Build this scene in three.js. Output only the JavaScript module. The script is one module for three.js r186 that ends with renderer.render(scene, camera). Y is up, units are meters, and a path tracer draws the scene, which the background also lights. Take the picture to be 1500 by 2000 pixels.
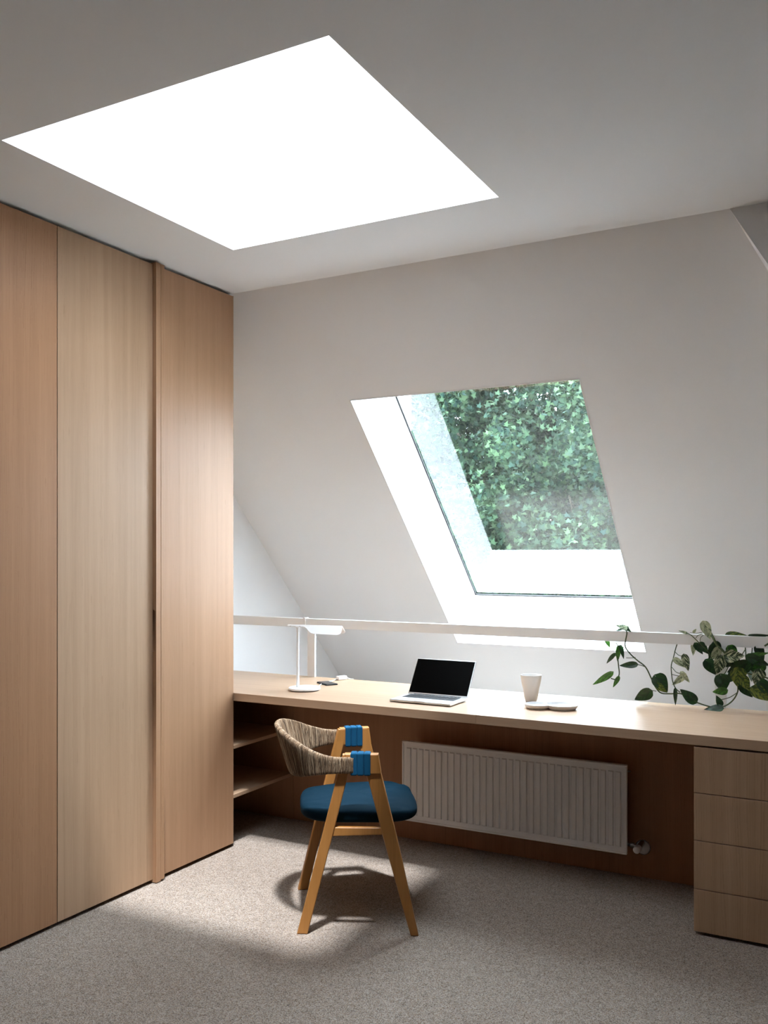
import * as THREE from 'three';
import { RoundedBoxGeometry } from 'three/addons/geometries/RoundedBoxGeometry.js';
import { mergeGeometries, mergeVertices, toCreasedNormals } from 'three/addons/utils/BufferGeometryUtils.js';
import { ImprovedNoise } from 'three/addons/math/ImprovedNoise.js';
import { Brush, Evaluator, SUBTRACTION } from 'three-bvh-csg';

// ---------------------------------------------------------------- camera, sky, sun, exposure
const scene = new THREE.Scene();
const camera = new THREE.PerspectiveCamera(2 * Math.atan(1000 / 1771) * 180 / Math.PI, 0.75, 0.05, 200);
camera.position.set(2.719, 1.41, 3.501);
const YAW = 28.41 * Math.PI / 180;
camera.lookAt(2.719 - Math.sin(YAW), 1.41, 3.501 - Math.cos(YAW));
camera.setViewOffset(1500, 2000, 0, -82, 1500, 2000);          // a shift lens: level camera, verticals stay vertical
camera.updateProjectionMatrix();

const renderer = new THREE.WebGLRenderer({ antialias: true });
renderer.toneMapping = THREE.LinearToneMapping;
renderer.toneMappingExposure = 3.65;
renderer.shadowMap.enabled = true;
renderer.shadowMap.type = THREE.PCFSoftShadowMap;

scene.background = new THREE.Color().setRGB(0.87, 0.95, 1.06);   // bright overcast sky
scene.backgroundIntensity = 8.0;

const sun = new THREE.DirectionalLight(new THREE.Color().setRGB(0.94, 0.98, 1.05), 6.0);   // hazy sun, high, through the skylight
sun.position.set(0.9 + 0.178 * 9, 9, 0.6 + 0.25 * 9);
sun.target.position.set(0.9, 0, 0.6);
sun.castShadow = true;
sun.shadow.radius = 6;
sun.shadow.mapSize.set(4096, 4096);
Object.assign(sun.shadow.camera, { left: -7, right: 7, top: 9, bottom: -7, near: 0.5, far: 30 });
scene.add(sun, sun.target);

// ---------------------------------------------------------------- helpers
let seed = 7;
const rnd = () => { seed = (seed * 1664525 + 1013904223) >>> 0; return seed / 4294967296; };
const rr = (a, b) => a + (b - a) * rnd();
const noise = new ImprovedNoise();
const N3 = (x, y, z) => noise.noise(x, y, z);
const fbm = (x, y, z, o = 4) => { let s = 0, a = 0.5; for (let i = 0; i < o; i++) { s += a * N3(x, y, z); x *= 2.03; y *= 2.03; z += 7.1; a *= 0.5; } return s; };
const V = (x, y, z) => new THREE.Vector3(x, y, z);
const lerp = (a, b, t) => a + (b - a) * t;
const clamp = (x, a = 0, b = 1) => Math.min(b, Math.max(a, x));
const smooth = (a, b, x) => { const t = clamp((x - a) / (b - a)); return t * t * (3 - 2 * t); };

const taken = new Set();
function numbered(name) {
  let n = name, i = 0;
  while (taken.has(n)) n = `${name}_${String(++i).padStart(3, '0')}`;
  taken.add(n); return n;
}
function shade(o) { o.castShadow = true; o.receiveShadow = true; return o; }
function part(name, geo, mat, parent, label) {
  const m = shade(new THREE.Mesh(geo, mat)); m.name = name; parent.add(m);
  if (label) m.userData.label = label;
  return m;
}
function thing(name, label, category, pos = [0, 0, 0], turn = 0, group) {
  const g = new THREE.Group(); g.name = numbered(name); g.position.set(...pos); g.rotation.y = turn;
  g.userData = { label, category }; if (group) g.userData.group = group;
  scene.add(g); return g;
}
function struct(name, label, category, geo, mat) {
  const m = shade(new THREE.Mesh(geo, mat)); m.name = numbered(name);
  m.userData = { label, category, kind: 'structure' }; scene.add(m); return m;
}
function structGroup(name, label, category) {
  const g = new THREE.Group(); g.name = numbered(name); g.userData = { label, category, kind: 'structure' }; scene.add(g); return g;
}
// uv in metres on boxes; v runs along the grain axis
function metricUV(geo, grain = 'y', du = 0, dv = 0) {
  const p = geo.attributes.position, n = geo.attributes.normal, uv = new Float32Array(p.count * 2);
  for (let i = 0; i < p.count; i++) {
    const ax = Math.abs(n.getX(i)), ay = Math.abs(n.getY(i)), az = Math.abs(n.getZ(i));
    const x = p.getX(i), y = p.getY(i), z = p.getZ(i);
    let u, v;
    const d = ax >= ay && ax >= az ? 'x' : ay >= az ? 'y' : 'z';
    if (grain === 'y') [u, v] = d === 'x' ? [z, y] : d === 'z' ? [x, y] : [x, z];
    else if (grain === 'x') [u, v] = d === 'y' ? [z, x] : d === 'z' ? [y, x] : [z, y];
    else [u, v] = d === 'x' ? [y, z] : d === 'y' ? [x, z] : [x, y];
    uv[2 * i] = u + du; uv[2 * i + 1] = v + dv;
  }
  geo.setAttribute('uv', new THREE.BufferAttribute(uv, 2)); return geo;
}
// box between two corners, edges rounded by r
function box(x0, x1, y0, y1, z0, z1, r = 0, grain = 'y', du = 0, dv = 0) {
  const w = x1 - x0, h = y1 - y0, d = z1 - z0;
  const g = r > 0 ? new RoundedBoxGeometry(w, h, d, 2, Math.min(r, w / 2.01, h / 2.01, d / 2.01)) : new THREE.BoxGeometry(w, h, d);
  g.translate((x0 + x1) / 2, (y0 + y1) / 2, (z0 + z1) / 2);
  return metricUV(g, grain, du, dv);
}
function cyl(r0, r1, h, seg = 24) { return new THREE.CylinderGeometry(r1, r0, h, seg).translate(0, h / 2, 0); }
function tube(points, radius, seg = 40, sides = 8) {
  return new THREE.TubeGeometry(new THREE.CatmullRomCurve3(points.map((p) => V(...p))), seg, radius, sides, false);
}
function dataTexture(w, h, fn, srgb = true) {
  const d = new Uint8Array(w * h * 4);
  for (let j = 0, k = 0; j < h; j++) for (let i = 0; i < w; i++, k += 4) {
    const c = fn(i / w, j / h, i, j);
    d[k] = clamp(c[0]) * 255; d[k + 1] = clamp(c[1]) * 255; d[k + 2] = clamp(c[2]) * 255; d[k + 3] = 255;
  }
  const t = new THREE.DataTexture(d, w, h, THREE.RGBAFormat);
  t.wrapS = t.wrapT = THREE.RepeatWrapping; t.magFilter = THREE.LinearFilter; t.minFilter = THREE.LinearMipmapLinearFilter; t.generateMipmaps = true;
  if (srgb) t.colorSpace = THREE.SRGBColorSpace;
  t.needsUpdate = true; return t;
}
function scaled(t, u, v) { const c = t.clone(); c.repeat.set(u, v); c.needsUpdate = true; return c; }

// ---------------------------------------------------------------- materials
// pale plain-sawn veneer, 1.2 m x 2.8 m sheet
function veneer(w, h, W, H, base, dark, z0, bold) {
  return dataTexture(w, h, (u, v) => {
    const x = u * W, y = v * H;
    const warp = 0.05 * N3(x * 2.2, y * 0.55, z0) + 0.016 * N3(x * 7, y * 1.6, z0 + 3);
    const q = (x + warp) * 1.0;
    // cathedral figure: distance from wandering hearts
    const cell = 0.42, c = Math.floor(q / cell), f = (q / cell - c) - 0.5;
    const lift = 0.9 * N3(c * 3.7, y * 0.35, z0 + 9);
    const ring = (Math.sqrt(f * f * 90 + 0.6) * 1.5 + y * (0.35 + 0.2 * N3(c * 1.9, 0.3, z0)) + lift) * 4.4 + 0.9 * N3(x * 26, y * 1.1, z0 + 2) + 0.35 * N3(x * 70, y * 3.5, z0 + 4);
    const id = Math.floor(ring), hs = Math.sin(id * 91.7 + c * 37.3 + z0) * 4371.3, wt = Math.pow(hs - Math.floor(hs), 1.6);
    const line = Math.pow(ring - id, 3.5) * (0.15 + wt);
    const fibre = N3(x * 420, y * 6, z0 + 5) * 0.5 + N3(x * 900, y * 14, z0 + 6) * 0.5;
    const streak = fbm(x * 38, y * 0.7, z0 + 11, 3);
    const broad = N3(x * 5.5, y * 0.35, z0 + 17);
    const patch = smooth(-0.25, 0.45, N3(x * 2.5, y * 0.5, z0 + 21));
    let k = 0.32 * bold * line * (0.25 + 0.75 * patch) + 0.10 * fibre * bold + 0.20 * bold * streak + 0.12 * broad;
    const fleck = N3(x * 160, y * 9, z0 + 31) > 0.62 ? 0.12 : 0;
    k = clamp(0.29 + k + fleck);
    return [lerp(base[0], dark[0], k), lerp(base[1], dark[1], k), lerp(base[2], dark[2], k)];
  });
}
const hex = (h) => [((h >> 16) & 255) / 255, ((h >> 8) & 255) / 255, (h & 255) / 255];
const veneerTex = veneer(2048, 2048, 3.2, 2.8, hex(0xc3a385), hex(0x87664a), 1.3, 1.0);
veneerTex.repeat.set(1 / 3.2, 1 / 2.8);
const deskTex = veneer(512, 2048, 0.75, 2.8, hex(0xc4a78c), hex(0x8e6b4d), 47.7, 1.0);
deskTex.repeat.set(1 / 0.75, 1 / 2.8);
const chairTex = veneer(256, 1024, 0.25, 0.8, hex(0xbd8446), hex(0x865422), 81.2, 1.0);
chairTex.repeat.set(4, 1.25);
const fibreBump = dataTexture(512, 512, (u, v) => { const k = 0.5 + 0.35 * N3(u * 120, v * 3, 2.2) + 0.25 * N3(u * 250, v * 8, 4.1); return [k, k, k]; }, false);
fibreBump.repeat.set(1 / 0.4, 1 / 1.6);

const std = (o) => new THREE.MeshPhysicalMaterial(o);
const veneerMat = (color) => std({ color, map: veneerTex, roughness: 0.40, ior: 1.5, specularIntensity: 0.38, bumpMap: fibreBump, bumpScale: 0.0001 });
const M = {
  wall: std({ color: new THREE.Color().setRGB(0.885, 0.885, 0.885), roughness: 0.85 }),
  ceiling: std({ color: new THREE.Color().setRGB(0.90, 0.90, 0.90), roughness: 0.9 }),
  reveal: std({ color: new THREE.Color().setRGB(0.82, 0.82, 0.81), roughness: 0.8 }),
  veneer: veneerMat(0xffffff), veneerBrown: veneerMat(0xf0ddd0), veneerWarm: veneerMat(0xfaeee6),
  desk: std({ color: 0xffffff, map: deskTex, roughness: 0.36, specularIntensity: 0.7, bumpMap: fibreBump, bumpScale: 0.0001 }),
  chairWood: std({ color: 0xffffff, map: chairTex, roughness: 0.42 }),
  whitePaint: std({ color: new THREE.Color().setRGB(0.8, 0.795, 0.785), roughness: 0.45 }),
  lampWhite: std({ color: new THREE.Color().setRGB(0.92, 0.92, 0.915), roughness: 0.35 }),
  radiator: std({ color: new THREE.Color().setRGB(0.86, 0.85, 0.84), roughness: 0.4 }),
  chrome: std({ color: 0xc8c8c8, metalness: 1, roughness: 0.25 }),
  aluminium: std({ color: 0xd9dadb, metalness: 0.9, roughness: 0.34 }),
  gasket: std({ color: 0x0b0b0c, roughness: 0.6 }),
  glass: std({ color: new THREE.Color().setRGB(0.80, 0.875, 0.90), transmission: 1, thickness: 0, roughness: 0, ior: 2.0 }),
  skyGlass: std({ color: new THREE.Color().setRGB(0.33, 0.335, 0.335), transmission: 1, thickness: 0, roughness: 0, ior: 1.5 }),
  ceramic: std({ color: new THREE.Color().setRGB(0.82, 0.79, 0.76), roughness: 0.55 }),
  glaze: std({ color: new THREE.Color().setRGB(0.80, 0.78, 0.76), roughness: 0.3 }),
  screen: std({ color: 0x010101, roughness: 0.3, ior: 1.5, specularIntensity: 0.12 }),
  keys: std({ color: 0x111114, roughness: 0.6 }),
  phone: std({ color: 0x050506, roughness: 0.12 }),
};
// wool loop carpet: flecks of cream, grey and brown
const carpetTones = [hex(0xaa9f94), hex(0x968a7f), hex(0x8a7f75), hex(0x7d6a5b), hex(0xa0907f), hex(0x6c6158)];
const carpetTex = dataTexture(1024, 1024, (u, v, i, j) => {
  const P = 256, wrap = (x) => ((x % P) + P) % P;
  let best = 9, second = 9, id = 0;
  const cx = i / 4 + 0.9 * N3(i * 0.05, j * 0.05, 5.5), cy = j / 4 + 0.9 * N3(i * 0.05, j * 0.05, 9.5), bx = Math.floor(cx), by = Math.floor(cy);
  for (let a = -1; a <= 1; a++) for (let b = -1; b <= 1; b++) {
    const gx = wrap(bx + a), gy = wrap(by + b), hsh = Math.sin(gx * 127.1 + gy * 311.7) * 43758.5453, h2 = Math.sin(gx * 269.5 + gy * 183.3) * 43758.5453;
    const px = bx + a + (hsh - Math.floor(hsh)), py = by + b + (h2 - Math.floor(h2));
    const d = Math.hypot(px - cx, py - cy);
    if (d < best) { second = best; best = d; id = hsh * 17.3 - Math.floor(hsh * 17.3); } else if (d < second) second = d;
  }
  const w = id < 0.24 ? 0 : id < 0.5 ? 1 : id < 0.68 ? 2 : id < 0.79 ? 3 : id < 0.93 ? 4 : 5;
  const c = carpetTones[w], m = 0.97 + 0.12 * N3(i * 0.6, j * 0.6, 3.3) + 0.05 * N3(i * 0.03, j * 0.03, 1.3);
  return [c[0] * m, c[1] * m, c[2] * m];
});
const carpetBump = dataTexture(512, 512, (u, v, i, j) => { const k = 0.5 + 0.5 * N3(i * 0.55, j * 0.55, 1.7) + 0.2 * N3(i * 0.21, j * 0.21, 8.1); return [k, k, k]; }, false);
carpetTex.repeat.set(1 / 0.72, 1 / 0.72); carpetBump.repeat.set(1 / 0.6, 1 / 0.6);
M.carpet = std({ color: 0xffffff, map: carpetTex, bumpMap: carpetBump, bumpScale: 0.0025, roughness: 1, specularIntensity: 0.2 });

// ---------------------------------------------------------------- the room
const H = 2.666, XL = -0.70, XR = 6.2, ZB = 8.5, ZF = -3.3;
const SKY = [0.388, 1.556, 0.502, 1.632], TOP = 3.26;               // skylight shaft
const WIN = { x0: 0.376, x1: 1.558, y1: 2.19, y0: 0.845, depth: 0.413 };
const floor = struct('floor', 'grey-beige flecked wool carpet floor', 'floor', box(XL - 0.2, XR + 0.2, -0.25, 0, ZF, ZB + 0.2), M.carpet);

struct('floor_void', 'grey painted low floor behind the desk under the roof slope', 'floor', box(XL + 0.001, XR - 0.001, 0.0005, 0.02, -2.62, -0.531), std({ color: new THREE.Color().setRGB(0.30, 0.275, 0.25), roughness: 0.7 }));
function extruded(outline, hole, depth) {
  const s = new THREE.Shape(outline.map((p) => new THREE.Vector2(...p)));
  if (hole) s.holes.push(new THREE.Path(hole.map((p) => new THREE.Vector2(...p))));
  return new THREE.ExtrudeGeometry(s, { depth, bevelEnabled: false, curveSegments: 1 });
}
{ // flat ceiling slab with the skylight shaft through it (shape drawn in x, -z and pushed up)
  const [a, b, c, d] = SKY;
  const g = extruded([[XL - 0.2, -ZB - 0.2], [XR + 0.2, -ZB - 0.2], [XR + 0.2, 0], [XL - 0.2, 0]], [[a, -d], [a, -c], [b, -c], [b, -d]], TOP - H);
  g.rotateX(-Math.PI / 2).translate(0, H, 0);
  struct('ceiling', 'flat pale grey painted ceiling with square skylight opening', 'ceiling', g, M.ceiling);
}
{ // 45 degree roof slope with the window opening: shape in x and distance down the slope, pushed outwards
  const R2 = Math.SQRT2, v = (y) => -(H - y) * R2;
  const g = extruded([[XL - 0.2, 0.36], [XL - 0.2, v(-0.25)], [XR + 0.2, v(-0.25)], [XR + 0.2, 0.36]],
    [[WIN.x0, v(WIN.y1)], [WIN.x1, v(WIN.y1)], [WIN.x1, v(WIN.y0)], [WIN.x0, v(WIN.y0)]], WIN.depth);
  // local x -> x, local y -> up the slope (0, s, s), local z -> outwards (0, s, -s)
  const s = Math.SQRT1_2;
  const m = new THREE.Matrix4().makeBasis(V(1, 0, 0), V(0, s, s), V(0, s, -s)); // right-handed needs x cross y = z
  const flip = m.determinant() < 0;
  g.applyMatrix4(m); if (flip) { const idx = g.index; if (!idx) { const p = g.attributes.position.array; for (let i = 0; i < p.length; i += 9) for (let k = 0; k < 3; k++) { const t = p[i + 3 + k]; p[i + 3 + k] = p[i + 6 + k]; p[i + 6 + k] = t; } } }
  g.translate(0, H, 0); g.computeVertexNormals();
  struct('wall_slope', 'sloping pale grey painted wall under the roof, holding the slanted window', 'wall', g, M.wall);
}
struct('wall_left', 'pale grey gable wall behind the wardrobe and desk end', 'wall', box(XL - 0.2, XL, -0.25, TOP, ZF, ZB + 0.2), M.wall);
struct('wall_right', 'pale grey side wall of the room', 'wall', box(XR, XR + 0.2, -0.25, TOP, ZF, ZB + 0.2), M.wall);
struct('wall_back', 'pale grey wall behind the viewer', 'wall', box(XL, XR, 0, H, ZB, ZB + 0.2), M.wall);
{ // boxed-out bulkhead, its face in line with the top of the slope and its left edge falling at 60 degrees
  const xe = 2.256 + (H + 0.02) / Math.tan(Math.PI / 3);
  const g = extruded([[2.256, H], [xe, -0.02], [XR, -0.02], [XR, H]], null, 2.9); g.translate(0, 0, -2.9);
  struct('wall_bulkhead', 'grey boxed-out wall with a slanting edge at the upper right', 'wall', g, M.wall);
}
{ // skylight: frame and pane on top of the shaft
  const [a, b, c, d] = SKY, w = structGroup('window_1', 'large square skylight in the flat ceiling showing bright white sky', 'skylight');
  const F = (x0, x1, z0, z1) => part('frame_bar', box(x0, x1, TOP - 0.002, TOP + 0.05, z0, z1, 0.003), M.whitePaint, w);
  F(a - 0.06, a, c - 0.06, d + 0.06); F(b, b + 0.06, c - 0.06, d + 0.06); F(a, b, c - 0.06, c); F(a, b, d, d + 0.06);
  const p = new THREE.PlaneGeometry(b - a, d - c).rotateX(-Math.PI / 2).translate((a + b) / 2, TOP + 0.03, (c + d) / 2);
  part('pane', p, M.skyGlass, w);
}
{ // slanted window: pane at the outer end of the reveal, black gasket round it, fine bead round the opening
  const w = structGroup('window_2', 'slanted roof window looking out on a leafy tree', 'window');
  const s = Math.SQRT1_2, L = (WIN.y1 - WIN.y0) * Math.SQRT2, cx = (WIN.x0 + WIN.x1) / 2, cy = (WIN.y0 + WIN.y1) / 2;
  const m = new THREE.Matrix4().makeBasis(V(1, 0, 0), V(0, s, s), V(0, -s, s)); m.setPosition(cx, cy, cy - H);   // local z points into the room
  const put = (g) => g.applyMatrix4(m), W = WIN.x1 - WIN.x0, q = -WIN.depth;
  part('pane', put(new THREE.PlaneGeometry(W + 0.04, L + 0.04).translate(0, 0, q - 0.006)), M.glass, w);
  const bar = (x0, x1, y0, y1, z0, z1, mat, n, r) => part(n, put(box(x0, x1, y0, y1, z0, z1, r)), mat, w);
  bar(-W / 2, -W / 2 + 0.009, -L / 2, L / 2, q - 0.004, q + 0.003, M.gasket, 'gasket', 0);
  bar(W / 2 - 0.009, W / 2, -L / 2, L / 2, q - 0.004, q + 0.003, M.gasket, 'gasket', 0);
  bar(-W / 2 + 0.009, W / 2 - 0.009, -L / 2, -L / 2 + 0.009, q - 0.004, q + 0.003, M.gasket, 'gasket', 0);
  bar(-W / 2 + 0.009, W / 2 - 0.009, L / 2 - 0.009, L / 2, q - 0.004, q + 0.003, M.gasket, 'gasket', 0);
  const t = 0.006;
  bar(-W / 2 - t, -W / 2, -L / 2 - t, L / 2 + t, 0, 0.002, M.whitePaint, 'edge_bead', 0);
  bar(W / 2, W / 2 + t, -L / 2 - t, L / 2 + t, 0, 0.002, M.whitePaint, 'edge_bead', 0);
  bar(-W / 2, W / 2, -L / 2 - t, -L / 2, 0, 0.002, M.whitePaint, 'edge_bead', 0);
  bar(-W / 2, W / 2, L / 2, L / 2 + t, 0, 0.002, M.whitePaint, 'edge_bead', 0);
}

// ---------------------------------------------------------------- wardrobe
{
  const w = thing('wardrobe', 'full-height fitted wardrobe with pale timber doors along the left wall', 'wardrobe', [0, 0, 0]);
  const B = 0.016, T = H - 0.014;
  part('carcass', box(XL + 0.002, -0.024, 0.03, H - 0.03, 0.002, 3.14, 0), M.veneer, w);
  part('end_panel', box(XL + 0.002, -0.0005, B, H - 0.012, 0.0, 0.0015, 0), M.veneer, w);
  part('kickboard', box(-0.115, -0.10, 0, 0.03, 0.002, 3.14, 0), M.veneer, w);
  part('top_filler', box(-0.135, -0.12, H - 0.03, H - 0.002, 0.002, 3.14, 0), M.veneer, w);
  const doors = [[0.0015, 0.502, M.veneerWarm, 0.05, 0.05], [0.5565, 1.0705, M.veneer, 0.05, 0.05], [1.0735, 1.5885, M.veneerBrown, 0.05, 0.05], [1.5915, 2.1065, M.veneer, 0.05, 0.05], [2.1095, 2.6245, M.veneerBrown, 0.05, 0.05], [2.6275, 3.14, M.veneer, 0.05, 0.05]];
  const dm = doors.map(([a, b, m, du, dv]) => part('door', box(-0.022, 0, B, T, a, b, 0.0012, 'y', du, dv), m, w));
  // two upright pull battens where the leaves meet, finger notch in the side of the first
  const ev = new Evaluator(); ev.useGroups = false;
  const y0 = 0.992, y1 = 1.172;
  const a = new Brush(box(-0.022, 0.019, B - 0.012, T + 0.006, 0.5275, 0.5555, 0, 'y', 0.6, 0.05)); a.updateMatrixWorld();
  const nb = new RoundedBoxGeometry(0.034, y1 - y0, 0.04, 4, 0.012); nb.translate(-0.003, (y0 + y1) / 2, 0.5555);
  const b = new Brush(metricUV(nb)); b.updateMatrixWorld();
  const cut = ev.evaluate(a, b, SUBTRACTION).geometry;
  part('pull_batten', toCreasedNormals(cut, 0.5), M.veneerWarm, dm[1], 'upright batten with a finger notch in its side');
  part('pull_batten', box(-0.022, 0.019, B - 0.008, T + 0.006, 0.5035, 0.5250, 0.0012, 'y', 0.9, 0.05), M.veneerWarm, dm[0]);
}

// ---------------------------------------------------------------- desk, shelves, drawers
const DT = 0.74, DB = 0.702, DZ = -0.68, XE = 3.33;
{
  const d = thing('desk', 'long pale timber desk built in under the sloping wall', 'desk');
  part('desk_board', box(XL + 0.001, 1.2585, DB, DT, DZ, -0.0005, 0.0015, 'x', 0, 0.9), M.desk, d);
  part('desk_board', box(1.2595, XE, DB, DT, DZ, -0.0005, 0.0015, 'x', 0.31, 2.1), M.desk, d);
}
{
  const k = thing('knee_panel', 'timber panel closing the knee space behind the radiator', 'panel');
  part('panel_board', box(0.001, 1.3745, 0.001, DB - 0.001, -0.53, -0.512, 0.0008, 'y', 0.2, 0.05), M.veneerBrown, k);
  part('panel_board', box(1.3755, 2.75, 0.001, DB - 0.001, -0.53, -0.512, 0.0008, 'y', 0.4, 0.05), M.veneerBrown, k);
}
{
  const s = thing('shelf_unit', 'low open timber shelves set in under the left end of the desk', 'shelves');
  part('back_board', box(XL + 0.001, XL + 0.018, 0, DB - 0.001, -0.53, -0.003, 0), M.veneerBrown, s);
  part('side_board', box(XL + 0.018, -0.001, 0, DB - 0.001, -0.53, -0.512, 0), M.veneerBrown, s);
  for (const y of [0.470, 0.232]) part('shelf', box(XL + 0.018, -0.001, y - 0.001, y + 0.016, -0.511, -0.003, 0.001, 'z', y, 0.3), M.desk, s);
}
{
  const p = thing('drawer_pedestal', 'four-drawer pale timber pedestal under the right end of the desk', 'drawers');
  const x0 = 2.13, x1 = 2.66;
  part('carcass', box(x0 + 0.001, x1, 0.03, DB - 0.001, -0.51, -0.024, 0), M.veneer, p);
  part('plinth', box(x0 + 0.03, x1, 0, 0.03, -0.5, -0.08, 0), M.veneer, p);
  const ys = [0.012, 0.1705, 0.3495, 0.5255, 0.6965];
  for (let i = 3; i >= 0; i--) part('drawer', box(x0, x1, ys[i] + 0.0015, ys[i + 1] - 0.0015, -0.022, -0.001, 0.0015, 'y', 0.25, 0.05), M.veneer, p);
}

// ---------------------------------------------------------------- handrail behind the desk
{
  const r = thing('handrail', 'white flat handrail on posts along the back of the desk', 'rail');
  part('rail_bar', box(XL, 3.1, 1.008, 1.057, -0.69, -0.662, 0.002), M.whitePaint, r);
  for (const x of [-0.009, 2.107]) part('post', box(x, x + 0.047, DT, 1.008, -0.676, -0.662, 0.0015), M.whitePaint, r);
  part('joint_cover', box(-0.034, -0.021, 1.004, 1.0615, -0.694, -0.657, 0.001), M.whitePaint, r);
}

// ---------------------------------------------------------------- radiator
{
  const x0 = 0.706, x1 = 1.788, y0 = 0.122, y1 = 0.506, zf = -0.402;
  const r = thing('radiator', 'white ribbed panel radiator fixed under the desk', 'radiator');
  part('body', box(x0 + 0.012, x1 - 0.012, y0 + 0.012, y1 - 0.01, -0.47, zf - 0.012, 0.004), M.radiator, r);
  part('face_plate', box(x0 + 0.008, x1 - 0.008, y0 + 0.008, y1 - 0.008, zf - 0.012, zf - 0.004, 0.002), M.radiator, r);
  const lip = (a, b, c, d) => part('edge_lip', box(a, b, c, d, zf - 0.014, zf, 0.003), M.radiator, r);
  lip(x0, x1, y1 - 0.010, y1); lip(x0, x1, y0, y0 + 0.010); lip(x0, x0 + 0.009, y0 + 0.010, y1 - 0.010); lip(x1 - 0.009, x1, y0 + 0.010, y1 - 0.010);
  // pressed ribs
  const w = 0.0085, hh = (y1 - y0) / 2 - 0.034, b = 0.004, d = 0.007;
  const P = (sx, sy, k) => [sx * (w + (k ? 0 : b)), sy * (hh + (k ? 0 : b)), k ? d : 0];
  const q = [P(-1, -1, 0), P(1, -1, 0), P(1, 1, 0), P(-1, 1, 0), P(-1, -1, 1), P(1, -1, 1), P(1, 1, 1), P(-1, 1, 1)];
  const f = [[4, 5, 6], [4, 6, 7], [0, 1, 5], [0, 5, 4], [1, 2, 6], [1, 6, 5], [2, 3, 7], [2, 7, 6], [3, 0, 4], [3, 4, 7]];
  const rib = new THREE.BufferGeometry();
  rib.setAttribute('position', new THREE.Float32BufferAttribute(f.flatMap((t) => t.flatMap((i) => q[i])), 3)); rib.computeVertexNormals(); metricUV(rib);
  const n = 32, pitch = (x1 - x0 - 0.042) / n;
  for (let i = 0; i < n; i++) part('rib', rib, M.radiator, r).position.set(x0 + 0.021 + pitch * (i + 0.5), (y0 + y1) / 2, zf - 0.0042);
  for (const x of [x0 + 0.15, x1 - 0.15]) part('wall_bracket', box(x, x + 0.03, y0 + 0.05, y1 - 0.05, -0.512, -0.47, 0.001), M.radiator, r);
  const bl = part('bleed_screw', cyl(0.006, 0.005, 0.012, 12).rotateZ(-Math.PI / 2).translate(x1 - 0.012, 0.472, -0.445), M.chrome, r);
  part('slot_head', cyl(0.003, 0.003, 0.008, 8).rotateZ(-Math.PI / 2).translate(x1, 0.472, -0.445), M.chrome, bl);
  part('valve_tail', tube([[x1 - 0.014, 0.158, -0.44], [x1 + 0.004, 0.158, -0.437], [x1 + 0.028, 0.157, -0.434], [x1 + 0.04, 0.156, -0.434]], 0.0075, 10, 12), M.chrome, r);
  const nut = cyl(0.012, 0.012, 0.014, 6).rotateZ(-Math.PI / 2).translate(x1 + 0.008, 0.158, -0.437); part('nut', nut, M.chrome, r);
  const body = part('valve_body', cyl(0.0115, 0.0115, 0.085, 20).rotateX(Math.PI / 2).translate(x1 + 0.042, 0.152, -0.5115), M.chrome, r);
  part('valve_cap', new THREE.LatheGeometry([[0, 0], [0.0155, 0], [0.0165, 0.004], [0.0155, 0.03], [0.012, 0.034], [0, 0.035]].map((p) => new THREE.Vector2(...p)), 24).rotateX(Math.PI / 2).translate(x1 + 0.042, 0.152, -0.427), M.whitePaint, body);
  part('escutcheon', new THREE.LatheGeometry([[0, 0.006], [0.012, 0.006], [0.026, 0.004], [0.0325, 0], [0, 0]].map((p) => new THREE.Vector2(...p)), 32).rotateX(Math.PI / 2).translate(x1 + 0.044, 0.132, -0.5115), M.whitePaint, r);
}

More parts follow.
